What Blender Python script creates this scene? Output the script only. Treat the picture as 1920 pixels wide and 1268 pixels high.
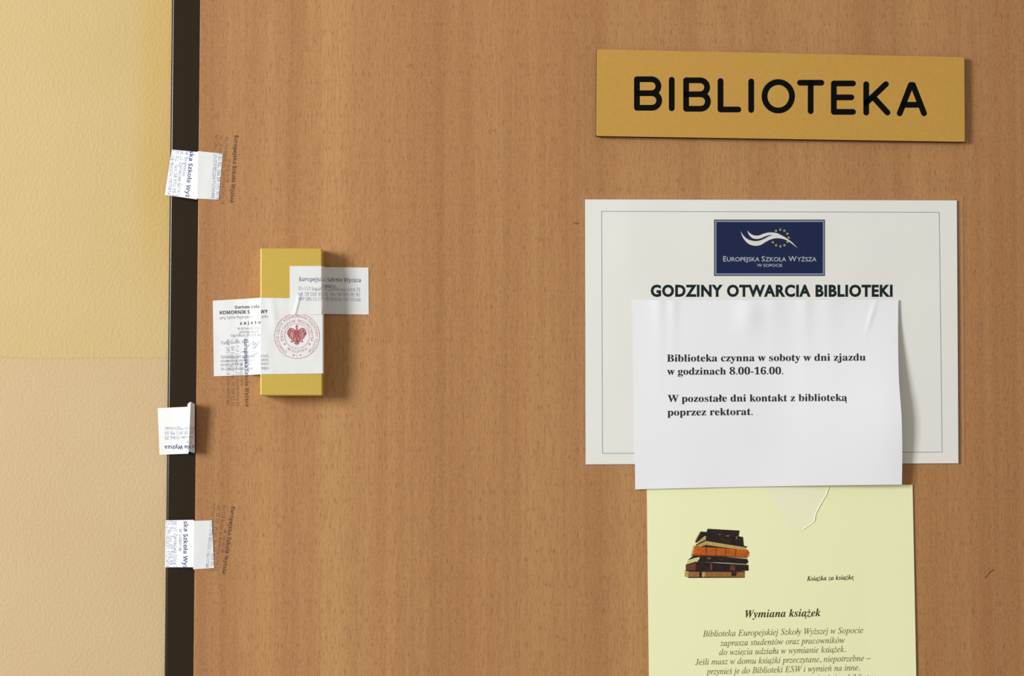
import bpy, bmesh, math, random
from mathutils import Vector, Matrix, noise
for o in list(bpy.data.objects): bpy.data.objects.remove(o)
random.seed(4)
SC = bpy.context.scene
C = SC.collection
R = math.radians

# ---------------------------------------------------------------- camera
W, H = 1920.0, 1268.0
FPX, DIST, PITCH, ZC = 3320.0, 1.4, math.atan(0.056), 1.50
cd = bpy.data.cameras.new('camera'); cam = bpy.data.objects.new('camera', cd); C.objects.link(cam)
cam.location = (0, -DIST, ZC); cam.rotation_euler = (R(90) + PITCH, 0, 0)
cd.sensor_fit = 'HORIZONTAL'; cd.sensor_width = 36; cd.lens = 36 * FPX / W; cd.clip_start = 0.05
SC.camera = cam
# ---------------------------------------------------------------- world, lamps, exposure
SC.view_settings.view_transform = 'Standard'; SC.view_settings.look = 'None'
SC.view_settings.exposure = 0.0; SC.view_settings.gamma = 1.0
try: SC.view_settings.use_curve_mapping = False
except Exception: pass
wd = bpy.data.worlds.new('world'); SC.world = wd; wd.use_nodes = True
bg = wd.node_tree.nodes['Background']; bg.inputs[0].default_value = (1.0, 0.96, 0.90, 1); bg.inputs[1].default_value = 0.40
def area(name, loc, target, sx, sy, power, col):
    l = bpy.data.lights.new(name, 'AREA'); l.shape = 'RECTANGLE'; l.size = sx; l.size_y = sy; l.energy = power; l.color = col
    o = bpy.data.objects.new(name, l); C.objects.link(o); o.location = loc
    o.rotation_euler = (Vector(target) - Vector(loc)).to_track_quat('-Z', 'Y').to_euler(); return o
area('window_light', (-2.50, -1.90, 2.06), (0.0, 0, 1.47), 0.80, 1.10, 103, (0.93, 0.97, 1.0))

# ---------------------------------------------------------------- pixel -> point on a plane parallel to the door
CM = Matrix.Translation(cam.location) @ cam.rotation_euler.to_matrix().to_4x4()
def P(px, py, h=0.0):
    """Point lying h metres in front of the door's face (y = -h) seen at photograph pixel (px, py)."""
    d = (CM.to_3x3() @ Vector(((px - W/2) / FPX, (H/2 - py) / FPX, -1.0)))
    t = (-h - (-DIST)) / d.y
    return Vector((0, -DIST, ZC)) + d * t
mm = 0.001

# ---------------------------------------------------------------- materials
def lin(c):
    f = lambda v: v/12.92 if v <= .04045 else ((v+.055)/1.055)**2.4
    return tuple(f(x/255.0) for x in c) + (1.0,)
class NT:
    def __init__(s, name):
        s.m = bpy.data.materials.new(name); s.m.use_nodes = True; s.t = s.m.node_tree
        s.p = s.t.nodes['Principled BSDF']; s.out = s.t.nodes['Material Output']
    def n(s, typ, **kw):
        o = s.t.nodes.new(typ)
        for k, v in kw.items():
            if k in o.inputs: o.inputs[k].default_value = v
            else: setattr(o, k, v)
        return o
    def l(s, a, b): s.t.links.new(a, b)
    def coord(s, scale=(1,1,1)):
        g = s.n('ShaderNodeNewGeometry'); m = s.n('ShaderNodeMapping'); m.inputs['Scale'].default_value = scale
        s.l(g.outputs['Position'], m.inputs['Vector']); return m.outputs['Vector']
    def noise(s, scale, vec, detail=2, rough=.5):
        o = s.n('ShaderNodeTexNoise'); o.inputs['Scale'].default_value = scale; o.inputs['Detail'].default_value = detail
        o.inputs['Roughness'].default_value = rough; s.l(vec, o.inputs['Vector']); return o.outputs['Fac']
    def ramp(s, fac, stops):
        r = s.n('ShaderNodeValToRGB'); e = r.color_ramp.elements
        while len(e) < len(stops): e.new(.5)
        for i, (p, c) in enumerate(stops): e[i].position = p; e[i].color = c
        s.l(fac, r.inputs['Fac']); return r.outputs['Color']
    def mix(s, fac, a, b, mode='MIX'):
        m = s.n('ShaderNodeMix'); m.data_type = 'RGBA'; m.blend_type = mode
        for sock, v in ((m.inputs[0], fac), (m.inputs[6], a), (m.inputs[7], b)):
            if hasattr(v, 'is_output'): s.l(v, sock)
            else: sock.default_value = v
        return m.outputs[2]
    def bump(s, hgt, dist, strength=1.0):
        b = s.n('ShaderNodeBump'); b.inputs['Distance'].default_value = dist; b.inputs['Strength'].default_value = strength
        s.l(hgt, b.inputs['Height']); s.l(b.outputs['Normal'], s.p.inputs['Normal'])
g1 = lambda v: (v, v, v, 1)

def mat_wood():
    t = NT('beech_laminate')
    band = t.noise(1.0, t.coord((19, 1, .45)), 4, .62)
    c = t.ramp(band, [(.32, lin((165,112,66))), (.50, lin((180,127,77))), (.68, lin((195,146,90)))])
    streak = t.noise(1.0, t.coord((150, 1, 2.5)), 2, .6)
    c = t.mix(t.ramp(streak, [(.42, g1(0)), (.72, g1(.45))]), c, lin((190,146,94)))
    wob = t.noise(1.0, t.coord((520, 1, 42)), 3, .6)
    c = t.mix(t.ramp(wob, [(.44, g1(0)), (.68, g1(.42))]), c, lin((156,103,70)))
    fleck = t.noise(1.0, t.coord((1150, 1, 150)), 2, .5)
    c = t.mix(t.ramp(fleck, [(.555, g1(0)), (.67, g1(.62))]), c, lin((132,86,62)))
    fl2 = t.noise(1.0, t.coord((900, 1, 420)), 2, .7)
    c = t.mix(t.ramp(fl2, [(.35, g1(.28)), (.60, g1(0))]), c, lin((206,160,110)))
    t.l(c, t.p.inputs['Base Color']); t.p.inputs['Roughness'].default_value = .55
    t.p.inputs['Specular IOR Level'].default_value = .25
    t.bump(fleck, .0001, .5)
    return t.m
def mat_wall():
    t = NT('painted_plaster')
    g = t.n('ShaderNodeNewGeometry'); s = t.n('ShaderNodeSeparateXYZ'); t.l(g.outputs['Position'], s.inputs[0])
    zb = P(160, 672, -.012).z
    wob = t.noise(1.0, t.coord((40, 1, 10)), 2)
    ad = t.n('ShaderNodeMath', operation='MULTIPLY_ADD'); t.l(wob, ad.inputs[0]); ad.inputs[1].default_value = .0022; t.l(s.outputs['Z'], ad.inputs[2])
    mr = t.n('ShaderNodeMapRange'); t.l(ad.outputs[0], mr.inputs['Value'])
    mr.inputs['From Min'].default_value = zb + .0006; mr.inputs['From Max'].default_value = zb + .0020
    # yellower brushed paint next to the frame, in the upper part only
    mx = t.n('ShaderNodeMapRange'); t.l(s.outputs['X'], mx.inputs['Value'])
    mx.inputs['From Min'].default_value = P(235, 300).x; mx.inputs['From Max'].default_value = P(278, 300).x
    mz = t.n('ShaderNodeMapRange'); t.l(s.outputs['Z'], mz.inputs['Value'])
    mz.inputs['From Min'].default_value = P(0, 640).z; mz.inputs['From Max'].default_value = P(0, 380).z
    mu = t.n('ShaderNodeMath', operation='MULTIPLY'); t.l(mx.outputs[0], mu.inputs[0]); t.l(mz.outputs[0], mu.inputs[1])
    mu2 = t.n('ShaderNodeMath', operation='MULTIPLY'); t.l(mu.outputs[0], mu2.inputs[0]); mu2.inputs[1].default_value = .62
    big = t.noise(9.0, t.coord(), 2)
    up = t.mix(t.ramp(big, [(.3, g1(0)), (.7, g1(1))]), lin((209,181,124)), lin((213,185,134)))
    up = t.mix(mu2.outputs[0], up, lin((206,172,96)))
    lo = t.mix(t.ramp(big, [(.3, g1(0)), (.7, g1(1))]), lin((208,179,135)), lin((211,183,141)))
    c = t.mix(mr.outputs[0], lo, up)
    # faint dark brush line where the two coats meet
    dl = t.n('ShaderNodeMapRange'); t.l(ad.outputs[0], dl.inputs['Value'])
    dl.inputs['From Min'].default_value = zb + .0002; dl.inputs['From Max'].default_value = zb + .0010
    dl2 = t.n('ShaderNodeMapRange'); t.l(ad.outputs[0], dl2.inputs['Value'])
    dl2.inputs['From Min'].default_value = zb + .0026; dl2.inputs['From Max'].default_value = zb + .0012
    mm_ = t.n('ShaderNodeMath', operation='MULTIPLY'); t.l(dl.outputs[0], mm_.inputs[0]); t.l(dl2.outputs[0], mm_.inputs[1])
    m3 = t.n('ShaderNodeMath', operation='MULTIPLY'); t.l(mm_.outputs[0], m3.inputs[0]); m3.inputs[1].default_value = .35
    c = t.mix(m3.outputs[0], c, lin((190,160,112)))
    t.l(c, t.p.inputs['Base Color']); t.p.inputs['Roughness'].default_value = .75
    t.p.inputs['Specular IOR Level'].default_value = .2
    n1 = t.noise(420.0, t.coord((1, 1, .85)), 3, .6)
    t.bump(n1, .0009, .5)
    return t.m
def plain(name, col, rough=.6, spec=.3, metal=0.0, bump=None, transl=0.0, vary=None):
    t = NT(name); t.p.inputs['Roughness'].default_value = rough; t.p.inputs['Specular IOR Level'].default_value = spec
    t.p.inputs['Metallic'].default_value = metal
    if vary:
        n = t.noise(vary[0], t.coord(), 3, .6)
        c = t.mix(t.ramp(n, [(.35, g1(0)), (.65, g1(1))]), lin(col), lin(vary[1])); t.l(c, t.p.inputs['Base Color'])
    else: t.p.inputs['Base Color'].default_value = lin(col)
    if bump: t.bump(t.noise(bump[0], t.coord(), 3, .6), bump[1], 1.0)
    if transl:
        tr = t.n('ShaderNodeBsdfTransparent'); mx = t.n('ShaderNodeMixShader'); mx.inputs[0].default_value = transl
        t.l(t.p.outputs[0], mx.inputs[1]); t.l(tr.outputs[0], mx.inputs[2]); t.l(mx.outputs[0], t.out.inputs[0])
    return t.m
def ink(name, col, lo=.15, hi=.85, scale=500, thresh=(.35, .6)):
    """Stamped or printed ink: uneven coverage, the sheet shows through where it is thin."""
    t = NT(name); t.p.inputs['Base Color'].default_value = lin(col); t.p.inputs['Roughness'].default_value = .8
    t.p.inputs['Specular IOR Level'].default_value = .1
    tr = t.n('ShaderNodeBsdfTransparent'); mx = t.n('ShaderNodeMixShader')
    n = t.noise(scale, t.coord(), 3, .6)
    t.l(t.ramp(n, [(thresh[0], g1(lo)), (thresh[1], g1(hi))]), mx.inputs[0])
    t.l(tr.outputs[0], mx.inputs[1]); t.l(t.p.outputs[0], mx.inputs[2]); t.l(mx.outputs[0], t.out.inputs[0])
    return t.m
M = {}
M['wood'] = mat_wood(); M['wall'] = mat_wall()
M['frame'] = plain('dark_brown_enamel', (38,25,6), .24, .38, 0, (900, .00003))
M['brass'] = plain('gold_paint', (226,191,88), .36, .5, .35, (1500, .00002), 0, (900, (215,183,82)))
M['gold'] = plain('gold_plastic_face', (208,160,74), .5, .35, .12, None, 0, (700, (201,153,70)))
M['core'] = plain('black_plastic_core', (30,22,14), .5, .3)
M['groove'] = plain('engraved_black', (10,11,9), .8, .08)
M['sheet'] = plain('printer_paper', (238,236,228), .8, .1)
M['notice'] = plain('white_paper', (246,245,247), .8, .1)
M['seal'] = plain('thin_seal_paper', (243,242,240), .75, .12, 0, (500, .00006), .10)
M['yellow'] = plain('pale_yellow_paper', (249,248,198), .8, .1, 0, (260, .00004))
M['torn'] = plain('torn_fibre', (248,246,208), .9, .05, 0, (700, .00012))
M['tornedge'] = plain('torn_rim', (250,250,226), .9, .05)
M['print'] = plain('black_print', (44,45,44), .7, .15)
M['headline'] = plain('headline_print', (24,40,40), .7, .15)
M['brown_print'] = plain('dark_olive_print', (62,54,20), .7, .15)
M['olive'] = ink('olive_print', (112,112,62), .62, .9, 900)
M['navy'] = plain('navy_print', (33,43,82), .7, .15, 0, None, 0, (1800, (27,37,70)))
M['bluegrey'] = plain('blue_grey_print', (146,158,184), .7, .15)
M['darkrim'] = plain('logo_rim_print', (58,66,84), .7, .15)
M['offwhite'] = plain('logo_white', (226,222,214), .7, .15)
M['logotext'] = plain('logo_letter_grey', (188,192,196), .7, .15)
M['star'] = plain('star_yellow', (176,170,84), .7, .15)
M['line'] = ink('thin_blue_line', (140,152,178), .6, .85, 800)
M['ink_blue'] = ink('blue_stamp_ink', (74,92,150), .18, .85, 520)
M['ink_bold'] = ink('blue_bold_stamp_ink', (46,68,126), .45, .98, 520)
M['ink_door'] = ink('stamp_ink_on_wood', (88,66,62), .12, .72, 520)
M['ink_door_bold'] = ink('bold_stamp_ink_on_wood', (66,62,62), .35, .85, 450)
M['ink_grey'] = ink('grey_form_print', (96,98,104), .35, .85, 700)
M['ink_black'] = ink('black_form_print', (52,52,56), .7, .98, 700)
M['ink_pale'] = ink('pale_blue_stamp_ink', (86,100,124), .3, .8, 600)
M['ink_red'] = ink('red_stamp_ink', (196,92,92), .35, .9, 600)
M['ink_red2'] = ink('red_stamp_emblem_ink', (188,78,80), .40, .95, 900)
M['smudge'] = ink('grey_smudge', (178,150,128), .0, .45, 160, (.45, .75))
M['sleeve'] = plain('clear_film', (225,215,200), .25, .5, 0, None, .95)
M['filmedge'] = plain('clear_film_edge', (205,170,125), .3, .5, 0, None, .62)
M['floor'] = plain('floor_lino', (120,104,84), .5, .3, 0, (300, .0001), 0, (40, (110,96,78)))
def bookmat(n, c, c2): return plain('picture_' + n, c, .75, .12, 0, None, 0, (700, c2))
BK = {'dark': bookmat('black', (33,28,24), (58,46,42)), 'brown': bookmat('dark_brown', (58,42,38), (40,30,28)),
      'orange': bookmat('orange', (208,108,34), (176,82,30)), 'tan': bookmat('tan', (170,118,62), (140,96,54)),
      'page': bookmat('page', (200,176,104), (182,156,88)), 'cream': bookmat('cream', (230,220,150), (214,204,130)),
      'red': bookmat('brick', (122,72,52), (100,60,44)), 'spot': bookmat('spot', (150,88,58), (120,70,60))}

# ---------------------------------------------------------------- object helpers
def obj(name, verts, faces, mat, parent=None, smooth=False):
    me = bpy.data.meshes.new(name); me.from_pydata([tuple(v) for v in verts], [], faces); me.update()
    if mat: me.materials.append(mat)
    if smooth:
        for p in me.polygons: p.use_smooth = True
    o = bpy.data.objects.new(name, me); C.objects.link(o)
    if parent: o.parent = parent
    return o
def setbase(o, p):
    """Move the origin of a mesh to p, geometry stays."""
    o.data.transform(Matrix.Translation(-p)); o.location = p
def child(o, parent):
    o.parent = parent; o.matrix_parent_inverse = Matrix.Translation(-parent.location); return o
def tag(o, label=None, cat=None, kind=None, group=None):
    if label: o['label'] = label
    if cat: o['category'] = cat
    if kind: o['kind'] = kind
    if group: o['group'] = group
    return o
def box(name, x0, x1, y0, y1, z0, z1, mat, bev=0.0):
    v = [(x, y, z) for x in (x0, x1) for y in (y0, y1) for z in (z0, z1)]
    f = [(0,1,3,2),(4,6,7,5),(0,4,5,1),(2,3,7,6),(0,2,6,4),(1,5,7,3)]
    o = obj(name, v, f, mat)
    if bev:
        b = o.modifiers.new('edge', 'BEVEL'); b.width = bev; b.segments = 3
        for p in o.data.polygons: p.use_smooth = True
        w = o.modifiers.new('wn', 'WEIGHTED_NORMAL')
    return o

# ---------------------------------------------------------------- room shell
WY = 0.012                                   # wall face, 12 mm behind the door's face
xl = P(316, 634, -WY).x                      # left edge of the frame
DX0 = P(368.8, 634, 0).x; DX1 = DX0 + 0.90
FX1 = DX1 + .045
for nm, a in (('wall_left', (-1.6, xl + .02, WY, WY+.12, 0, 2.6)), ('wall_right', (FX1 - .02, 1.8, WY, WY+.12, 0, 2.6)),
              ('wall_back', (xl + .02, FX1 - .02, WY, WY+.12, 2.09, 2.6))):
    tag(box(nm, *a, M['wall']), kind='structure')
tag(box('floor', -1.6, 1.8, -3, WY+.12, -.05, 0, M['floor']), kind='structure')
FY = 0.008
tag(box('trim_1', xl, DX0 + .02, FY, .10, 0, 2.10, M['frame'], .0026), 'dark brown painted steel door frame upright between wall and door', kind='structure')
tag(box('trim_2', DX1 - .02, FX1, FY, .10, 0, 2.10, M['frame'], .0026), kind='structure')
tag(box('trim_3', DX0 + .02, DX1 - .02, FY, .10, 2.045, 2.10, M['frame'], .0017), kind='structure')
door = box('door_1', DX0, DX1, 0, .04, .005, 2.045, M['wood'], .0007)
tag(door, 'beech laminate door leaf with vertical grain and flecks', kind='structure')

# ---------------------------------------------------------------- lettering
STY = {'serif_bold': (0x1D400, 0x1D41A, 0x1D7CE), 'serif_bold_italic': (0x1D468, 0x1D482, 0x1D7CE), 'serif_italic': (0x1D434, 0x1D44E, None),
       'sans': (0x1D5A0, 0x1D5BA, 0x1D7E2), 'sans_bold': (0x1D5D4, 0x1D5EE, 0x1D7EC), 'plain': None}
DIA = {'ą':('a','o'),'ę':('e','o'),'ó':('o','a'),'ś':('s','a'),'ń':('n','a'),'ź':('z','a'),'ć':('c','a'),'ż':('z','d'),'ł':('l','s'),
       'Ą':('A','o'),'Ż':('Z','d'),'Ś':('S','a'),'Ł':('L','s'),'Ó':('O','a')}
_cache = {}; _src = []
def raw(s, style, off=0.0):
    k = (s, style, off)
    if k in _cache: return _cache[k]
    st = STY[style]; out = ''
    for c in s:
        if st and 'A' <= c <= 'Z': out += chr(st[0] + ord(c) - 65)
        elif st and 'a' <= c <= 'z': out += '\u210e' if (style == 'serif_italic' and c == 'h') else chr(st[1] + ord(c) - 97)
        elif st and st[2] and c.isdigit(): out += chr(st[2] + int(c))
        else: out += c
    if not _src:
        cu = bpy.data.curves.new('text_source', 'FONT'); _src.extend([cu, bpy.data.objects.new('text_source', cu)])
    cu, o = _src
    cu.body = out; cu.size = 1; cu.resolution_u = 3; cu.offset = off; cu.space_character = 1.0 + off*2.2
    me = bpy.data.meshes.new_from_object(o)
    v = [(p.co.x, p.co.y) for p in me.vertices]; f = [tuple(p.vertices) for p in me.polygons]
    bpy.data.meshes.remove(me)
    _cache[k] = (v, f); return v, f
def layout(s, style, off=0.0):
    """Letters as flat polygons in em units, x from 0; Polish marks are added to their base letters."""
    base = ''.join(DIA[c][0] if c in DIA else c for c in s)
    v, f = raw(base, style, off); v = list(v); f = list(f)
    bold = 'bold' in style or off > 0
    ital = .2 if 'italic' in style else 0
    th = .05 if bold else .032
    for i, c in enumerate(s):
        if c not in DIA: continue
        b, m = DIA[c]; pv = raw(base[:i+1], style, off)[0]; sv = raw(b, style, off)[0]
        x1 = max(p[0] for p in pv); w = max(p[0] for p in sv) - min(p[0] for p in sv); x0 = x1 - w
        top = max(p[1] for p in sv); cx = (x0 + x1)/2
        if ital and m != 'o': cx += .05
        if m == 'd':
            r = th*1.25; poly = [(cx + r*math.cos(a*math.pi/4), top + .14 + r*math.sin(a*math.pi/4)) for a in range(8)]
        elif m == 'a': poly = [(cx - .05, top + .07), (cx + .0, top + .06), (cx + .12, top + .21), (cx + .03, top + .22)]
        elif m == 's':
            y = .36; ww = w*.5 + .07
            poly = [(cx-ww, y-.10), (cx-ww+.02, y-.15-th*.3), (cx+ww, y+.08), (cx+ww-.02, y+.12+th)]
            if b == 'L': poly = [(x0-.06, .26), (x0-.06, .26-th*1.6), (x0+w*.55, .46), (x0+w*.55, .46+th)]
            if ital: poly = [(a+.02, b_) for a, b_ in poly]
        else:
            poly = [(x1-.06, .02), (x1-.01, .01), (x1-.085, -.09), (x1-.06, -.15), (x1+.0, -.14), (x1+.01, -.17), (x1-.06, -.21), (x1-.13, -.18), (x1-.14, -.10)]
        n = len(v); v += poly
        f.append(tuple(range(n, n+len(poly))))
    if not v: return [], [], 1.0
    mn = min(p[0] for p in v); mx = max(p[0] for p in v)
    return [(p[0]-mn, p[1]) for p in v], f, mx-mn
def line_map(a, b, em, wd, slant=0.0):
    d = Vector((b[0]-a[0], b[1]-a[1])); L = d.length; d /= L; up = Vector((d.y, -d.x)); k = L/wd
    return lambda s, t: (a[0] + d.x*s*k + up.x*t*em, a[1] + d.y*s*k + up.y*t*em)
class Ink:
    """Collects printed shapes in photograph pixels, each mapped onto the surface that carries it."""
    def __init__(s): s.v = []; s.f = []
    def poly(s, pts, hf, eps=.00008):
        n = len(s.v); s.v += [P(x, y, hf(x, y) + eps) for x, y in pts]; s.f.append(tuple(range(n, n+len(pts))))
    def text(s, txt, a, b, em, style, hf, off=0.0, eps=.00008, keep=None, mp=None):
        v, f, w = layout(txt, style, off)
        fn = mp(w) if mp else line_map(a, b, em, w)
        px = [fn(x, y) for x, y in v]
        # connected shapes, kept or dropped whole
        par = list(range(len(v)))
        def find(i):
            while par[i] != i: par[i] = par[par[i]]; i = par[i]
            return i
        for q in f:
            for i in q[1:]: par[find(i)] = find(q[0])
        comp = {}
        for i in range(len(v)): comp.setdefault(find(i), []).append(i)
        ok = set()
        for r, ids in comp.items():
            cx = sum(px[i][0] for i in ids)/len(ids); cy = sum(px[i][1] for i in ids)/len(ids)
            if keep is None or keep(cx, cy): ok.add(r)
        n = len(s.v); s.v += [P(x, y, hf(x, y) + eps) for x, y in px]
        s.f += [tuple(n+i for i in q) for q in f if find(q[0]) in ok]
    def stroke(s, pts, w, hf, eps=.00008, closed=False, cap=True, seg=8):
        """Round-ended stroke of width w along pts."""
        q = [Vector(p) for p in pts]
        if closed: q.append(q[0])
        for a, b in zip(q, q[1:]):
            d = (b-a); L = d.length
            if L < 1e-6: continue
            d /= L; nrm = Vector((-d.y, d.x))*w/2; ang = math.atan2(d.y, d.x)
            if cap:
                ring = [(b.x + w/2*math.cos(ang - math.pi/2 + math.pi*i/seg), b.y + w/2*math.sin(ang - math.pi/2 + math.pi*i/seg)) for i in range(seg+1)]
                ring += [(a.x + w/2*math.cos(ang + math.pi/2 + math.pi*i/seg), a.y + w/2*math.sin(ang + math.pi/2 + math.pi*i/seg)) for i in range(seg+1)]
            else: ring = [tuple(a-nrm), tuple(b-nrm), tuple(b+nrm), tuple(a+nrm)]
            s.poly(ring, hf, eps); eps += .0000006
    def ring(s, c, r, w, hf, n=64, eps=.00008):
        for i in range(n):
            a0, a1 = 2*math.pi*i/n, 2*math.pi*(i+1)/n
            s.poly([(c[0]+rr*math.cos(a), c[1]+rr*math.sin(a)) for rr, a in ((r-w/2,a0),(r+w/2,a0),(r+w/2,a1),(r-w/2,a1))], hf, eps)
    def build(s, name, mat, parent, label=None):
        used = sorted({i for q in s.f for i in q}); mp = {j: i for i, j in enumerate(used)}
        if not s.f: return None
        o = obj(name, [s.v[i] for i in used], [tuple(mp[i] for i in q) for q in s.f], mat)
        child(o, parent)
        if label: o['label'] = label
        return o

# ---------------------------------------------------------------- paper sheets
class Strip:
    """Sheet given by stations from left to right: (top x, top y, bottom x, bottom y, h top, h bottom), metres in front of the door."""
    def __init__(s, stations, extra=None): s.st = stations; s.extra = extra
    def at(s, k, v):
        i = min(int(k), len(s.st)-2); t = k - i; a, b = s.st[i], s.st[i+1]
        q = [a[j] + (b[j]-a[j])*t for j in range(6)]
        x = q[0] + (q[2]-q[0])*v; y = q[1] + (q[3]-q[1])*v; h = q[4] + (q[5]-q[4])*v
        if s.extra: h += s.extra(x, y)
        return x, y, h
    def uv(s, x, y):
        for i in range(len(s.st)-1):
            a, b = s.st[i], s.st[i+1]; v = .5; t = .5
            for _ in range(12):
                xt = a[0]+(b[0]-a[0])*t; yt = a[1]+(b[1]-a[1])*t; xb = a[2]+(b[2]-a[2])*t; yb = a[3]+(b[3]-a[3])*t
                v = (y-yt)/max(1e-6, yb-yt)
                xa = a[0]+(a[2]-a[0])*v; xc = b[0]+(b[2]-b[0])*v
                t = (x-xa)/max(1e-6, xc-xa)
            if (t <= 1.0 or i == len(s.st)-2): return i, t, v
    def inside(s, x, y):
        i, t, v = s.uv(x, y); return -0.001 <= t <= 1.001 and -0.001 <= v <= 1.001
    def h(s, x, y):
        i, t, v = s.uv(x, y); t = min(1, max(0, t)); v = min(1, max(0, v))
        a, b = s.st[i], s.st[i+1]
        q4 = a[4]+(b[4]-a[4])*t; q5 = a[5]+(b[5]-a[5])*t
        return q4 + (q5-q4)*v + (s.extra(x, y) if s.extra else 0)
    def build(s, name, mat, step=3.0, thick=.00012, smooth=True, sharp=None):
        ks = []
        for i in range(len(s.st)-1):
            n = max(1, int(abs(s.st[i+1][0]-s.st[i][0])/step)); ks += [i + j/n for j in range(n)]
        ks.append(len(s.st)-1)
        hgt = max(abs(a[3]-a[1]) for a in s.st); nv = max(2, int(hgt/step))
        vs = []; fs = []
        for k in ks:
            for j in range(nv+1):
                x, y, h = s.at(k, j/nv); vs.append(P(x, y, h))
        for i in range(len(ks)-1):
            for j in range(nv):
                a = i*(nv+1)+j; fs.append((a, a+1, a+nv+2, a+nv+1))
        n0 = len(vs); nk = len(ks)
        vs += [v + Vector((0, thick, 0)) for v in vs]                      # back face
        fs += [tuple(q + n0 for q in f[::-1]) for f in fs]
        loop = [i*(nv+1) for i in range(nk)] + [(nk-1)*(nv+1)+j for j in range(1, nv+1)] + [i*(nv+1)+nv for i in range(nk-2, -1, -1)] + [j for j in range(nv-1, 0, -1)]
        m = len(vs); L = len(loop)
        vs += [vs[q].copy() for q in loop] + [vs[q+n0].copy() for q in loop]  # cut edge, own vertices
        fs += [(m+i, m+L+i, m+L+(i+1) % L, m+(i+1) % L) for i in range(L)]
        o = obj(name, vs, fs, mat, smooth=smooth)
        setbase(o, P(*s.at((len(s.st)-1)/2, 1.0)))
        return o
flat = lambda h: (lambda x, y: h)

def smooth01(t): t = min(1, max(0, t)); return t*t*(3-2*t)
def gauss(x, s): return math.exp(-x*x/(2*s*s))

# ================================================================ name plate
PT = .0052                                     # its face stands this far off the door
pc = [(1118.5, 92), (1808.5, 107), (1809.5, 267), (1117, 256)]
front = [P(x, y, PT) for x, y in pc]
def slab(name, pts, h0, h1, mat, cut=0.0):
    """Convex plate from its front corners, extruded towards the door."""
    n = len(pts); v = [Vector((p.x, -h1, p.z)) for p in pts] + [Vector((p.x, -h0, p.z)) for p in pts]
    f = [tuple(range(n))[::-1], tuple(range(n, 2*n))] + [(i, (i+1) % n, n+(i+1) % n, n+i) for i in range(n)]
    return obj(name, v, f, mat)
def chamf(pts, c):
    out = []; n = len(pts)
    for i in range(n):
        a, b, d = pts[i-1], pts[i], pts[(i+1) % n]
        for tgt in (a, d):
            e = (tgt-b).normalized(); out.append(b + e*c)
    return out
plate = slab('name_plate', chamf(front, .0008), .0022, PT - .0006, M['core']); setbase(plate, P(1463, 262, .003))
tag(plate, 'engraved gold name plate with black capitals above the white sheets', 'sign')
face = slab('gold_face', chamf([P(x, y, PT) for x, y in ((1119, 92.3), (1808, 107.3), (1809, 266), (1117.6, 255))], .0008), PT - .0006, PT, M['gold'])
child(face, plate)
tp = slab('mounting_tape', [P(x, y, 0) for x, y in ((1140, 112), (1785, 126), (1785, 248), (1140, 240))], 0.0, .0022, M['core']); child(tp, plate)
hp = flat(PT)
SW = 10.9
def gl(t, x0, x1, yt, yb):
    """Skeleton strokes of one capital inside its box (stroke centre lines)."""
    r = SW/2; x0 += r; x1 -= r; yt += r; yb -= r; w = x1-x0; ym = yt + (yb-yt)*.49
    arc = lambda cx, cy, rx, ry, a0, a1, n=14: [(cx+rx*math.cos(R(a0+(a1-a0)*i/n)), cy+ry*math.sin(R(a0+(a1-a0)*i/n))) for i in range(n+1)]
    if t == 'B':
        ru = (ym-yt)/2; rl = (yb-ym)/2
        return [[(x0, ym), (x0, yt), ] + arc(x1-ru-1.5, yt+ru, ru, ru, -90, 90) + [(x0, ym)],
                [(x0, ym), (x1-rl, ym)] + arc(x1-rl, ym+rl, rl, rl, -90, 90) + [(x0, yb), (x0, ym)]]
    if t == 'I': return [[((x0+x1)/2, yt), ((x0+x1)/2, yb)]]
    if t == 'L': return [[(x0, yt), (x0, yb), (x1, yb)]]
    if t == 'O': return [arc((x0+x1)/2, (yt+yb)/2, w/2, (yb-yt)/2, 0, 360, 44)]
    if t == 'T': return [[(x0, yt), (x1, yt)], [((x0+x1)/2, yt), ((x0+x1)/2, yb)]]
    if t == 'E': return [[(x1, yt), (x0, yt), (x0, yb), (x1, yb)], [(x0, ym), (x1-3, ym)]]
    if t == 'K': return [[(x0, yt), (x0, yb)], [(x1-3, yt), (x0, ym+9)], [(x0+13, ym-2), (x1, yb)]]
    if t == 'A': return [[(x0, yb), ((x0+x1)/2-2, yt), ((x0+x1)/2+2, yt), (x1, yb)], [(x0+8.5, yb-16), (x1-8.5, yb-16)]]
bxs = [('B',1188.8,1241.5),('I',1254,1265),('B',1281,1332.8),('L',1345.5,1389.8),('I',1403,1414),('O',1428,1490.5),('T',1494.5,1545.5),('E',1558,1604.8),('K',1618.7,1669.5),('A',1681.5,1738)]
for t, a, b in bxs:
    dy = ((a+b)/2 - 1215) * .0215
    k = Ink()
    for st in gl(t, a, b, 143.2 + dy, 207.6 + dy*.98):
        k.stroke(st, SW, hp, .00004)
    k.build('letter', M['groove'], plate)

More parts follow.
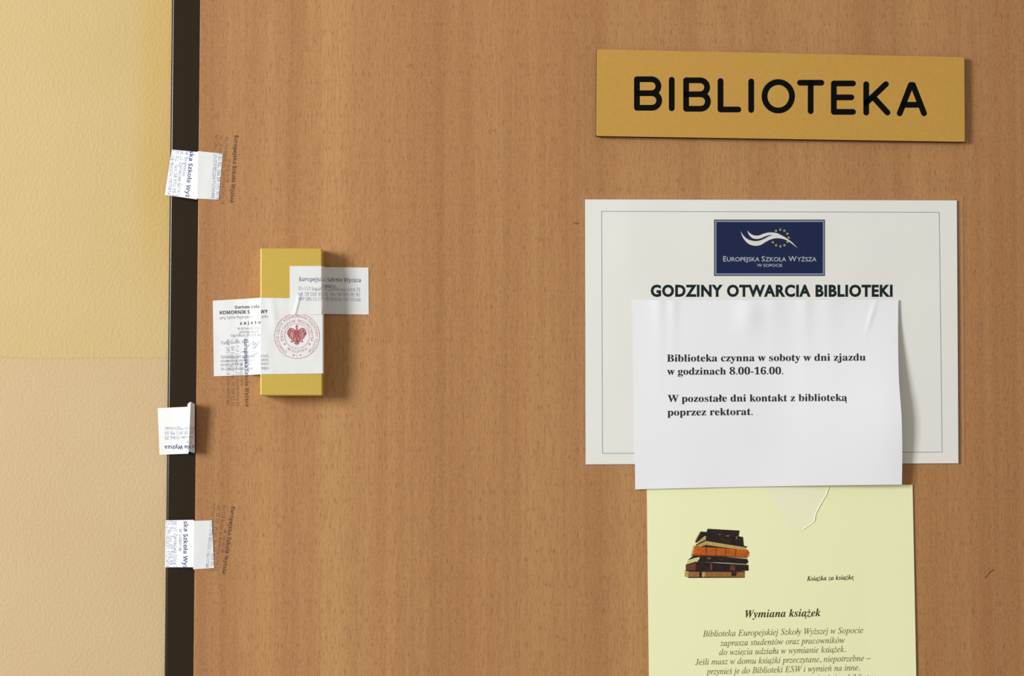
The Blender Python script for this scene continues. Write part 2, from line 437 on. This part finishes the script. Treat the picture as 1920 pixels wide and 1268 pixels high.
# ================================================================ opening-hours sheet (the large white one)
def ex_main(x, y):
    p = Vector((x*.011, y*.009, 3.1)); return (noise.noise(p)*.00040 + .0004*gauss(x-1185, 40)*gauss(y-470, 60))
HS = .0009
hours = Strip([(1097,374,1098,871,HS,HS), (1180,374.3,1181,870.7,HS+.0003,HS+.0003), (1700,375.7,1702,869.3,HS+.0003,HS+.0003), (1794,376,1797,869,HS+.0008,HS+.0010)], ex_main)
ho = hours.build('opening_hours_sheet', M['sheet'], 8.0)
tag(ho, 'landscape white sheet in a clear sleeve with navy crest and GODZINY OTWARCIA BIBLIOTEKI heading', 'paper sheet')
k = Ink()
fr = [(1128,396.3),(1761,398.3),(1766.5,848),(1129.5,850.3)]
for a, b in zip(fr, fr[1:]+fr[:1]):
    n = 30
    for i in range(n):
        p = (a[0]+(b[0]-a[0])*i/n, a[1]+(b[1]-a[1])*i/n); q = (a[0]+(b[0]-a[0])*(i+1)/n, a[1]+(b[1]-a[1])*(i+1)/n)
        k.stroke([p, q], 1.1, hours.h, .00014, cap=False)
k.build('border_line', M['line'], ho, 'thin blue-grey printed border line')
k = Ink(); k.text('GODZINY OTWARCIA BIBLIOTEKI', (1220, 555.6), (1673.5, 555.6), 29.8, 'plain', hours.h, .040, .00014)
k.build('heading', M['headline'], ho, 'bold dark heading GODZINY OTWARCIA BIBLIOTEKI')
# crest panel
Z5 = lambda x, y: (1310 + x/7.385, 390 + y/7.385)
def polyset(name, polys, mat, parent, hf, fn, eps, label=None):
    k = Ink()
    for i, q in enumerate(polys): k.poly([fn(*p) for p in q], hf, eps + i*.000002)
    return k.build(name, mat, parent, label)
def gridrect(k, x0, y0, x1, y1, hf, fn, eps, n=12):
    for i in range(n):
        for j in range(n//2):
            a, b = x0+(x1-x0)*i/n, x0+(x1-x0)*(i+1)/n; c, d = y0+(y1-y0)*j/(n//2), y0+(y1-y0)*(j+1)/(n//2)
            k.poly([fn(a,c), fn(b,c), fn(b,d), fn(a,d)], hf, eps)
k = Ink(); gridrect(k, 213, 162, 1748, 942, hours.h, Z5, .00010); rim = k.build('crest_panel', M['darkrim'], ho, 'printed navy rectangle with crest')
def sub(o, parent): o.parent = parent; o.matrix_parent_inverse = (Matrix.Translation(parent.parent.location)).inverted() if False else o.matrix_parent_inverse; return o
def pbuild(k, name, mat, parent, label=None):
    """Sub-part: parent is itself a child whose world matrix is identity."""
    used = sorted({i for q in k.f for i in q}); mp = {j: i for i, j in enumerate(used)}
    o = obj(name, [k.v[i] for i in used], [tuple(mp[i] for i in q) for q in k.f], mat); o.parent = parent
    if label: o['label'] = label
    return o
k = Ink(); gridrect(k, 228, 177, 1735, 926, hours.h, Z5, .00013); pbuild(k, 'pale_rim', M['bluegrey'], rim)
k = Ink(); gridrect(k, 245, 194, 1720, 908, hours.h, Z5, .00016); pbuild(k, 'navy_field', M['navy'], rim)
def spline(pts, n=6):
    out = []; q = [pts[0]] + list(pts) + [pts[-1]]
    for i in range(1, len(q)-2):
        for j in range(n):
            t = j/n; a, b, c, d = q[i-1], q[i], q[i+1], q[i+2]
            out.append(tuple(.5*((2*b[m]) + (-a[m]+c[m])*t + (2*a[m]-5*b[m]+4*c[m]-d[m])*t*t + (-a[m]+3*b[m]-3*c[m]+d[m])*t**3) for m in (0, 1)))
    out.append(tuple(pts[-1])); return out
def ribbon(k, A, B, hf, fn, eps, n=36):
    """Area between two curves with common direction."""
    A, B = spline(A), spline(B)
    def samp(L, t):
        u = t*(len(L)-1); i = min(int(u), len(L)-2); f = u-i; return (L[i][0]+(L[i+1][0]-L[i][0])*f, L[i][1]+(L[i+1][1]-L[i][1])*f)
    for i in range(n):
        a, b = samp(A, i/n), samp(A, (i+1)/n); c, d = samp(B, (i+1)/n), samp(B, i/n)
        k.poly([fn(*a), fn(*b), fn(*c), fn(*d)], hf, eps)
k = Ink()
ribbon(k, [(583,322),(612,372),(665,425),(740,455),(820,458),(900,432),(960,400),(1030,375),(1100,368),(1165,388),(1230,430),(1300,483),(1368,556)],
          [(583,322),(605,395),(650,462),(710,508),(790,525),(860,512),(930,470),(1000,436),(1070,420),(1145,425),(1215,447),(1285,492),(1368,556)], hours.h, Z5, .00019)
ribbon(k, [(672,312),(715,355),(765,380),(830,382),(890,360),(950,344),(1020,340),(1090,352),(1160,386)],
          [(672,312),(697,372),(745,418),(810,430),(875,415),(935,388),(1000,376),(1080,380),(1160,392)], hours.h, Z5, .00020)
pbuild(k, 'wave_emblem', M['offwhite'], rim, 'white double wave tapering to the right')
k = Ink()
for cx, cy in ((1070,318),(1130,302),(1187,315),(1228,358),(1245,412),(1232,470),(1188,517),(1132,532),(1072,517),(1028,475)):
    k.poly([Z5(cx + (21 if i % 2 == 0 else 11)*math.sin(i*math.pi/5), cy - (21 if i % 2 == 0 else 11)*math.cos(i*math.pi/5)) for i in range(10)], hours.h, .00022)
pbuild(k, 'star_ring', M['star'], rim, 'arc of small yellow stars')
k = Ink()
def smallcaps(k, words, x0, x1, yb, big, small, hf, fn, sx, eps):
    items = []; tot = 0
    for w in words:
        for i, (part, e) in enumerate(((w[0], big), (w[1:], small))):
            if not part: continue
            L = layout(part, 'plain', .006)[2]; items.append((part, L*e, e)); tot += L*e + big*.075
        tot += big*.22; items.append(None)
    tot -= big*.30; sc = (x1-x0)/tot; x = x0
    for it in items:
        if it is None: x += big*.22*sc; continue
        part, L, e = it; a = fn(x, yb); b = fn(x+L*sc, yb)
        k.text(part, a, b, e/sx, 'plain', hf, .006, eps); x += (L + big*.075)*sc
smallcaps(k, ['EUROPEJSKA', 'SZKOŁA', 'WYŻSZA'], 340, 1630, 740, 104, 84, hours.h, Z5, 7.385, .00020)
smallcaps(k, ['W', 'SOPOCIE'], 808, 1158, 815, 58, 56, hours.h, Z5, 7.385, .00020)
pbuild(k, 'crest_lettering', M['logotext'], rim, 'pale lettering EUROPEJSKA SZKOŁA WYŻSZA W SOPOCIE')
# clear sleeve margin around the sheet
k = Ink(); hz = flat(.0006)
for q in ([(1086,366),(1804,367),(1794,376),(1097,374)], [(1804,367),(1808,876),(1797,869),(1794,376)], [(1808,876),(1090,879),(1098,871),(1797,869)], [(1090,879),(1086,366),(1097,374),(1098,871)]):
    k.poly(q, hz, 0)
k.build('clear_sleeve', M['sleeve'], ho, 'clear plastic sleeve margin around the sheet')
k = Ink()
for a, b in (((1803.5,368),(1807,875)),): k.stroke([a, b], 1.8, flat(.0009), 0, cap=False)
k.build('sleeve_edge', M['filmedge'], ho, 'faint shiny edge of the plastic sleeve')

# ================================================================ yellow poster
def ex_yel(x, y): return noise.noise(Vector((x*.006, y*.005, 8.2)))*.0003
HY = .0006
yst = [(1212.6,884,1218.6,1420,HY,HY), (1300,883,1307,1418,HY,HY), (1620,882,1630,1412,HY+.0001,HY+.0001), (1710.5,882,1721,1411,HY+.0007,HY+.0012)]
yst = [(1212.5,905,1219,1480,HY,HY), (1300,906,1307,1479,HY,HY), (1620,908,1630,1477,HY+.0001,HY+.0001), (1711,909,1722,1476,HY+.0006,HY+.0012)]
yel = Strip(yst, ex_yel); yo = yel.build('yellow_poster', M['yellow'], 8.0)
tag(yo, 'pale yellow poster with a picture of old books and italic text, lowest on the door', 'poster')
Z8 = lambda x, y: (1200 + x/3.446, 900 + y/3.446)
def ztext(k, t, x0, y0, x1, y1, em, style, off=0):
    k.text(t, Z8(x0, y0), Z8(x1, y1), em, style, yel.h, off, .00012)
k = Ink()
ztext(k, 'Książka za książkę', 1078, 653, 1381, 643, 12.6, 'serif_bold_italic')
k.build('poster_motto', M['brown_print'], yo, 'small bold italic motto Książka za książkę'); k = Ink()
ztext(k, 'Wymiana książek', 680, 891, 1168, 881, 20.6, 'serif_bold_italic')
k.build('poster_heading', M['brown_print'], yo, 'bold italic dark heading Wymiana książek')
k = Ink()
for t, x0, y0, x1, y1 in (('Biblioteka Europejskiej Szkoły Wyższej w Sopocie', 405,1014,1442,990), ('zaprasza studentów oraz pracowników', 518,1074,1323,1054),
        ('do wzięcia udziału w wymianie książek.', 512,1133,1330,1113), ('Jeśli masz w domu książki przeczytane, niepotrzebne –', 357,1197,1490,1170),
        ('przynieś je do Biblioteki ESW i wymień na inne.', 427,1258,1420,1231), ('Książki można przynosić i wymieniać w bibliotece', 470,1320,1545,1293)):
    ztext(k, t, x0, y0, x1, y1, 16.2, 'serif_italic', .004)
k.build('poster_text', M['olive'], yo, 'olive italic printed text')
ZB = lambda x, y: (1260 + x/9.753, 970 + y/9.753)
pic = None
def bp(name, mat, polys, eps):
    global pic
    k = Ink()
    for i, q in enumerate(polys): k.poly([ZB(*p) for p in q], yel.h, eps + i*.000004)
    if pic is None:
        pic = k.build('book_picture', mat, yo, 'printed picture of a stack of old books'); return
    pbuild(k, name, mat, pic)
bp('p', BK['tan'], [[(300,985),(1335,1005),(1330,1105),(292,1110)]], .00010)
bp('page_block', BK['page'], [[(238,985),(305,985),(300,1108),(228,1085)], [(545,1010),(610,1010),(590,1100),(545,1100)]], .00013)
bp('label_band', BK['brown'], [[(500,1000),(548,1000),(545,1105),(500,1105)], [(1088,1005),(1185,1010),(1180,1075),(1085,1080)], [(305,1092),(1330,1094),(1330,1108),(292,1112)]], .00014)
bp('brown_spine', BK['brown'], [[(440,822),(700,830),(1398,872),(1402,980),(900,990),(430,992)]], .00015)
bp('brown_page_block', BK['red'], [[(250,878),(442,822),(432,985),(252,975)]], .00016)
bp('cover_edge', BK['dark'], [[(212,978),(440,970),(1330,985),(1330,1004),(330,998)], [(250,870),(445,812),(445,830),(252,888)]], .00018)
bp('spine_label', BK['red'], [[(700,850),(735,852),(735,980),(700,980)], [(1065,880),(1150,885),(1150,970),(1065,970)]], .00018)
bp('black_spine', BK['dark'], [[(285,788),(400,695),(520,700),(900,715),(1375,765),(1398,820),(1358,862),(900,832),(455,822),(500,770),(505,728),(420,745)]], .00019)
bp('cream_page_block', BK['cream'], [[(270,828),(300,790),(508,728),(498,772),(430,812),(268,858)]], .00021)
bp('spine_tooling', BK['spot'], [[(640,735),(715,740),(700,775),(650,770)], [(870,745),(940,750),(930,785),(870,780)]], .00021)
bp('orange_spine', BK['orange'], [[(410,520),(560,535),(900,560),(1375,592),(1412,640),(1405,705),(1370,748),(900,715),(360,700)]], .00022)
bp('orange_page_block', BK['page'], [[(345,712),(398,515),(430,525),(378,700)]], .00023)
bp('spine_rib', BK['red'], [[(x,y),(x+16,y+1),(x+10,y+155),(x-6,y+154)] for x, y in ((618,545),(796,553),(978,566),(1158,580))] + [[(360,688),(900,700),(1370,736),(1365,750),(900,717),(352,706)]], .00024)
bp('upper_page_block', BK['page'], [[(440,522),(620,432),(900,470),(1352,545),(1342,602),(900,550),(622,508),(548,542)]], .00025)
bp('upper_cover', BK['dark'], [[(520,540),(622,508),(900,548),(1180,585),(900,565),(610,548)], [(430,505),(615,412),(1378,535),(1358,556),(620,436),(446,520)]], .00026)
bp('dark_stack', BK['dark'], [[(622,300),(650,212),(1232,245),(1217,350),(1296,362),(1312,525),(1180,512),(618,425)], [(420,462),(520,262),(640,272),(632,345),(470,472)]], .00028)
bp('small_page_block', BK['page'], [[(440,472),(600,345),(622,350),(618,400),(500,462)], [(418,425),(500,285),(520,278),(440,430)]], .00030)
bp('spine_spot', BK['spot'], [[(855,300),(890,302),(888,330),(855,328)], [(1000,325),(1050,330),(1045,360),(1000,355)], [(1165,345),(1200,350),(1195,410),(1165,405)]], .00030)
# torn patch where an older paper was pulled away
tornL = [(800,56),(862,112),(882,150),(898,200),(912,232),(932,272),(968,306),(1008,334)]
tornR = [(1222,40),(1206,90),(1188,122),(1150,190),(1132,232),(1126,268),(1082,300),(1050,326)]
k = Ink(); n = 7
for i in range(n): k.poly([Z8(*tornL[i]), Z8(*tornR[i]), Z8(*tornR[i+1]), Z8(*tornL[i+1])], yel.h, .0001)
k.build('torn_patch', M['torn'], yo, 'torn fibrous patch where an older paper was pulled off')
k = Ink(); v = []; f = []
rs = spline([Z8(*p) for p in tornR], 5); prev = None
for i, p in enumerate(rs):
    w = (1.1 + .9*abs(noise.noise(Vector((i*.7, 1, 2)))))*.8
    v += [P(p[0]-w, p[1], yel.h(*p)+.0001), P(p[0]+.3, p[1]-.2, yel.h(*p)+.0006), P(p[0]+w, p[1]+.4, yel.h(*p)+.0001)]
    if i:
        b = 3*i; f += [(b-3,b,b+1,b-2), (b-2,b+1,b+2,b-1)]
o = obj('torn_rim', v, f, M['tornedge'], smooth=True); child(o, yo)

# ================================================================ white notice, its right side lifted off the door
def ex_not(x, y):
    u = (x-1188)/500.0; v = (y-563)/350.0
    lift = .0078*smooth01((u-.42)/.60)**1.25*(smooth01(v/.62))*(1 - .38*smooth01((v-.62)/.40))
    d = math.exp(-max(0, v)/.17)
    wr = .0010*gauss(x-1236, 9)*d + .0008*gauss(x-1262, 7)*d + .0016*gauss(x-1405, 16)*gauss(y-588, 22) + .0008*gauss(x-1510, 9)*d + .0007*gauss(x-1450, 12)*d + .0008*gauss(x-1555, 14)*d
    s = (x-1632) + (y-600)*.30                      # diagonal crease near the top right corner
    wr += .0009*max(0, 1-abs(s)/5.0)*gauss(y-592, 20)
    return lift + wr*.8 + noise.noise(Vector((x*.008, y*.006, 5.0)))*.0010*min(1, max(.15, v+.3))
HN = .0026
nst = []
for i in range(11):
    u = i/10; xt = 1187 + (1684.5-1187)*u; xb = 1191 + (1691-1191)*u
    nst.append((xt, 563.2-1.0*u, xb, 918 - 9*u - 1.2*math.sin(math.pi*u), HN, HN))
notice = Strip(nst, ex_not)
_at = notice.at
def at2(k, v):                                      # slight bow of the right edge
    x, y, h = _at(k, v); u = k/10
    return x + u**6*(-2.2*math.sin(math.pi*min(1, v*1.6)) + 2.2*math.sin(math.pi*max(0, (v-.45)/.55))), y, h
notice.at = at2
no = notice.build('library_notice', M['notice'], 3.5)
tag(no, 'smaller white notice with bold black text, its right edge lifted, over the larger sheet', 'paper notice')
Z7 = lambda x, y: (1180 + x/2.8815, 500 + y/2.8815)
k = Ink()
for t, x0, y0, x1, y1 in (('Biblioteka czynna w soboty w dni zjazdu', 203,514,1276,508), ('w godzinach 8.00-16.00.', 204,585,831,582),
                           ('W pozostałe dni kontakt z biblioteką', 207,732,1176,726), ('poprzez rektorat.', 206,806,666,802)):
    k.text(t, Z7(x0, y0), Z7(x1, y1), 19.6, 'serif_bold', notice.h, 0, .00022)
k.build('notice_text', M['print'], no, 'bold black serif text')

# ================================================================ lock cover
LD = .018
lc = [(488,465),(603.5,465.5),(604.5,742),(487.8,742)]
lock = slab('lock_cover', [P(x, y, LD) for x, y in lc], 0, LD, M['brass']); setbase(lock, P(546, 742, 0))
b = lock.modifiers.new('edge', 'BEVEL'); b.width = .0010; b.segments = 4
for p in lock.data.polygons: p.use_smooth = True
lock.modifiers.new('wn', 'WEIGHTED_NORMAL')
tag(lock, 'raised rectangular gold lock cover, partly hidden by two paper seals', 'lock cover')

# ================================================================ paper seals
def seal(name, stations, label, extra=None, step=2.0):
    s = Strip(stations, extra); o = s.build(name, M['seal'], step)
    for p in o.data.polygons: p.use_smooth = False
    tag(o, label, 'paper seal'); return s, o
def crs(x, y):
    return noise.noise(Vector((x*.05, y*.03, 1.7)))*.00022
def ex1(x, y):
    return crs(x, y)*1.2 + (.0006*gauss((x-514)-(y-600)*.1, 6)*gauss(y-590, 22) if x > 492 else 0) + (.0003 if x < 470 else 0)
s1, s1o = seal('bailiff_seal', [(399,564,401,706,.0004,.0004), (467,560,467.5,703.5,.0006,.0006), (489,558.5,489,702,LD+.0005,LD+.0005), (604.5,560.5,605,700.5,LD+.0005,LD+.0005), (607.5,561,607.5,700.5,LD-.0020,LD-.0020)],
    'bailiff seal with red round eagle stamp, wrapped over the left of the lock cover', ex1)
def ex2(x, y):
    s = (x-563) + (y-553)*.27                          # raised crease running down to the left
    a = smooth01((y-545)/16)
    return crs(x+90, y) + .00055*a*gauss(s, 3.2 if s < 0 else 1.5)
s2, s2o = seal('school_seal', [(543,499,543.5,590,LD+.0009,LD+.0009), (602.5,499,603,589.5,LD+.0009,LD+.0009), (607.5,500,608,589,LD-.004,LD-.004), (612,501,612.5,589,.0012,.0012), (691,502,691.5,590,.0004,.0004)],
    'white address seal wrapped over the right edge of the gold lock cover', ex2, 1.0)
s3, s3o = seal('frame_seal', [(322,280.5,309,365.5,-.0060,-.0055), (369.5,285,368.8,374,.0005,.0005), (371,283.5,370,372.5,.0008,.0008), (417.5,288,410,374.5,.0004,.0004)],
    'topmost of three seals on the dark frame, slanted, flat on the door', crs)
s4, s4o = seal('frame_seal', [(295.5,765.5,299,853,-.0075,-.0070), (351.4,763,352.4,851,-.0040,-.0040), (351.9,757.5,352.8,851,-.0030,-.0034), (357.5,753.5,353.7,847,.0130,.0115), (365.2,758,365.2,850,.0075,.0065)],
    'middle seal on the dark frame, torn free of the door with its end folded up', crs)
s5, s5o = seal('frame_seal', [(310.3,976,309.3,1064,-.0072,-.0070), (362.5,975,362,1064,.0005,.0005), (364.2,977,362.2,1068,.0009,.0009), (397.3,976,401.5,1065.5,.0004,.0004)],
    'lowest of three seals on the dark frame, straight, flat on the door', crs)

ADDR = ['Europejska Szkoła Wyższa', 'w Sopocie', '81-713 Sopot, ul. Zamkowa Góra 25', 'tel. 58 555 95 92,  fax 58 555 95 92', 'NIP 585-13-21-079 REGON 192741440']
def fr_h(x, y): return 0.0 if x > 369.5 else -FY
def stamp(lines, em, owners, rest=None, bold_em=None):
    """lines: (text, start, end, bold). owners: [(strip, object, material, bold material)], rest: (h function, parent, ...)."""
    for si, (s, o, m, mb) in enumerate(owners + ([rest] if rest else [])):
        k, kb = Ink(), Ink()
        for t, a, b, bold in lines:
            if callable(getattr(s, 'inside', None)):
                others = [q[0] for q in owners[:si]]
                kp = lambda x, y, s=s, others=others: s.inside(x, y) and not any(q.inside(x, y) for q in others)
                hf = s.h
            else:
                kp = lambda x, y: not any(q[0].inside(x, y) for q in owners) and (x > 371 - y*.0071 + 3)
                hf = s
            (kb if bold else k).text(t, a, b, (bold_em or em) if bold else em, 'sans_bold' if bold else 'sans', hf, 0, .00014, kp)
        if k.f: k.build('stamp_print', m, o)
        if kb.f: kb.build('stamp_heading', mb, o)
dflt = (flat(.00002), door, M['ink_door'], M['ink_door_bold'])
# stamp across the topmost frame seal and the door
stamp([(ADDR[0], (440,254), (431.5,380), True), (ADDR[1], (428,298), (424,342), False), (ADDR[2], (422.5,256), (414,383), False), (ADDR[3], (411.5,253), (405,378), False), (ADDR[4], (403,253), (396,372), False)],
      8.2, [(s3, s3o, M['ink_blue'], M['ink_bold'])], dflt, 9.8)
stamp([(ADDR[0], (360,238), (346,388), True), (ADDR[1], (348,283), (341.5,330), False), (ADDR[2], (342,240), (331,372), False), (ADDR[3], (334,236), (321.5,374), False), (ADDR[4], (325,232), (313,374), False)],
      8.8, [(s3, s3o, M['ink_blue'], M['ink_bold'])], None, 10.8)
# lowest frame seal
stamp([(ADDR[0], (434,950), (417,1076), True), (ADDR[1], (420,993), (415,1036), False), (ADDR[2], (417,948), (403,1070), False), (ADDR[3], (407,947), (394,1072), False), (ADDR[4], (398,945), (385,1068), False)],
      8.2, [(s5, s5o, M['ink_blue'], M['ink_bold'])], dflt, 9.8)
stamp([(ADDR[0], (345,932), (343,1085), True), (ADDR[1], (336,992), (335,1034), False), (ADDR[2], (327,935), (325,1070), False), (ADDR[3], (318.5,930), (318,1072), False), (ADDR[4], (311,935), (311,1072), False)],
      8.8, [(s5, s5o, M['ink_blue'], M['ink_bold'])], None, 11.2)
# middle frame seal, upside down
stamp([(ADDR[0], (430,834), (309,836), True), (ADDR[1], (385,826), (350,827), False), (ADDR[2], (430,816), (309,818.5), False), (ADDR[3], (430,808.5), (309,809.5), False), (ADDR[4], (430,800), (309,800.5), False)],
      8.2, [(s4, s4o, M['ink_blue'], M['ink_bold'])], None, 10)
# stamp half on the bailiff seal, half on the door below it
stamp([(ADDR[0], (457.5,636), (460.5,762), True), (ADDR[1], (450,680), (451,724), False), (ADDR[2], (441,636), (443,762), False), (ADDR[3], (432.5,636), (434,762), False), (ADDR[4], (424,637), (425,761), False)],
      8.2, [(s1, s1o, M['ink_blue'], M['ink_bold'])], dflt, 9.8)
# printed form on the bailiff seal
ZA = lambda x, y: (390 + x/5.513, 550 + y/5.513)
kb, kg = Ink(), Ink()
kb.text('KOMORNIK SĄDOWY', ZA(122,219), ZA(618,206), 9.3, 'sans_bold', s1.h, 0, .00014, lambda x, y: not 470 < x < 488)
kb.text('Dariusz Lidak', ZA(280,160), ZA(560,150), 7.8, 'sans_bold', s1.h, 0, .00014, lambda x, y: x < 486)
kb.text('z a j ę t e', ZA(330,326), ZA(545,316), 8.6, 'sans_bold', s1.h, 0, .00014, lambda x, y: x < 487)
for t, x0, y0, x1, y1, cut in (('przy Sądzie Rejonowym w Słupsku', 124,268,620,252, 1), ('w prowadzonym', 305,377,560,370, 0), ('postępowaniu', 325,413,545,408, 0),
        ('egzekucyjnym w', 232,450,540,444, 0), ('Sygn. akt Km', 132,525,420,515, 0), ('.................................', 330,612,525,604, 0),
        ('Zabrania się uszkadzania lub', 132,672,622,660, 1), ('usuwania seali, za zerwanie', 132,712,622,700, 1), ('podlega karze z art. własności', 134,752,624,740, 1),
        ('do 2 lat (art. 300 Kodeksu karnego)', 134,798,624,785, 1)):
    kg.text(t, ZA(x0, y0), ZA(x1, y1), 7.4, 'sans', s1.h, 0, .00014, (lambda x, y: not 477 < x < 489) if cut else (lambda x, y: x < 486))
kb.build('form_heading', M['ink_black'], s1o, 'bold black printed heading'); kg.build('form_text', M['ink_grey'], s1o, 'small grey form text')
k = Ink()
for pts in ([(462,652),(470,645),(476,640),(474,648),(480,643),(478,655)], [(472,652),(480,650),(486,640)], [(470,668),(478,664),(484,662)]):
    k.stroke([(a, b) for a, b in spline(pts, 4)], .9, s1.h, .00014, cap=False)
k.build('signature', M['ink_blue'], s1o, 'blue handwritten signature')
# round red stamp with the eagle
cc = (556.8, 630.3); k = Ink()
k.ring(cc, 42.2, .9, s1.h, 72, .00014); k.ring(cc, 23.2, .8, s1.h, 48, .00014)
def arc_text(k, t, r, a0, a1, em, inward=False, style='sans'):
    """Text along a circle: angles in degrees clockwise from the top."""
    def mp(w):
        def fn(s, u):
            a = R(a0 + (a1-a0)*s/w); rr = r - u*em if inward else r + u*em
            return (cc[0] + rr*math.sin(a), cc[1] - rr*math.cos(a))
        return fn
    k.text(t, None, None, em, style, s1.h, 0, .00014, None, mp)
arc_text(k, 'DARIUSZ LIDAK KOMORNIK SĄDOWY SŁUPSK', 34.6, -146, 146, 7.0)
arc_text(k, 'PRZY SĄDZIE REJONOWYM', 26.2, -108, 108, 6.6)
arc_text(k, 'W SŁUPSKU', 31.2, 218, 142, 6.6, True)
arc_text(k, 'I', 39.0, 181, 179, 6.6, True)
for a, r in ((-123, 27.5), (123, 27.5), (-170, 36.5), (170, 36.5)):
    x = cc[0] + r*math.sin(R(a)); y = cc[1] - r*math.cos(R(a))
    k.poly([(x + (2.1 if i % 2 == 0 else 1.2)*math.sin(i*math.pi/5), y - (2.1 if i % 2 == 0 else 1.2)*math.cos(i*math.pi/5)) for i in range(10)], s1.h, .00016)
k.build('round_stamp', M['ink_red'], s1o, 'red double-ring round stamp with circular lettering')
ZE = lambda x, y: (500 + x/6.34, 480 + y/6.34)
wing = [(366,885),(382,905),(398,880),(422,864),(448,872),(462,900),(466,935),(448,922),(456,955),(438,940),(446,978),(424,958),(428,996),(408,972),(404,1000),(390,978),(376,968)]
body = [(345,868),(350,850),(338,846),(346,836),(344,822),(352,830),(357,816),(363,830),(372,822),(369,838),(366,850),(368,868),(378,900),(380,950),(372,990),(382,1000),(398,1020),(384,1024),(390,1048),(374,1042),(368,1064),(357,1050),(346,1064),(340,1042),(324,1048),(330,1024),(316,1020),(332,1000),(342,990),(334,950),(336,900)]
leg = [(380,985),(396,1000),(412,1012),(424,1008),(436,1022),(416,1030),(398,1018),(382,1004)]
mir = lambda q: [(714-x, y) for x, y in q][::-1]
k = Ink()
for i, q in enumerate((body, leg, mir(leg))): k.poly([ZE(*p) for p in q], s1.h, .00015 + i*.000003)
for q in ([(364,892),(384,884),(404,868),(428,862),(446,872)], [(440,870),(462,900),(464,936)], [(428,878),(448,915),(452,958)], [(414,882),(434,925),(438,980)],
          [(400,888),(416,938),(422,998)], [(386,896),(398,945),(404,1002)], [(374,905),(382,950),(388,985)]):
    for e in (q, mir(q)): k.stroke([ZE(*p) for p in spline(e, 4)], 1.9, s1.h, .00017, seg=4)
k.build('eagle_emblem', M['ink_red2'], s1o, 'red crowned eagle with spread wings')
# address printed on the seal at the right of the lock cover
kb, kg = Ink(), Ink(); gap = lambda x, y: x < 602 or x > 606.5
kb.text('Europejska Szkoła Wyższa', (561,527), (676.5,529.5), 11, 'sans_bold', s2.h, 0, .00014, lambda x, y: x < 604.5 or x > 606.5)
kb.text('w Sopocie', (592,538), (629,539.5), 8.5, 'sans_bold', s2.h, 0, .00014, lambda x, y: x > 607)
kg.text(ADDR[2], (560,544), (675,546.5), 9.2, 'sans', s2.h, 0, .00014, gap)
kg.text(ADDR[3], (559,554.5), (675,556), 9.2, 'sans', s2.h, 0, .00014, gap)
kg.text(ADDR[4], (560,563.5), (676,565.5), 9.0, 'sans', s2.h, 0, .00014, gap)
kb.build('address_heading', M['ink_pale'], s2o, 'blue-grey bold heading'); kg.build('address_text', M['ink_pale'], s2o, 'blue-grey address lines')

# ================================================================ small marks on the door
k = Ink()
def blob(k, cx, cy, rx, ry, seed, eps=0.00003):
    n = 18; k.poly([(cx + rx*(1+.35*noise.noise(Vector((math.cos(2*math.pi*i/n), math.sin(2*math.pi*i/n), seed))))*math.cos(2*math.pi*i/n),
                     cy + ry*(1+.35*noise.noise(Vector((math.cos(2*math.pi*i/n), math.sin(2*math.pi*i/n), seed+9))))*math.sin(2*math.pi*i/n)) for i in range(n)], flat(0), eps)
blob(k, 1832, 616, 14, 9, 1); blob(k, 1831, 650, 5, 3, 2); blob(k, 1848, 650, 6, 3.5, 3); blob(k, 1838, 664, 5, 4, 4)
k.build('glue_smudge', M['smudge'], door, 'pale glue smudges right of the white sheet')
k = Ink(); k.stroke([(1848,1084),(1856,1074),(1864,1068)], 2.4, flat(0), .00003, cap=False); k.stroke([(1075,417),(1081,420),(1087,419)], 1.6, flat(0), .00003, cap=False)
k.build('scuff_mark', M['ink_door'], door, 'short dark scuff near the right edge of the view')

if _src: bpy.data.objects.remove(_src[1]); bpy.data.curves.remove(_src[0])
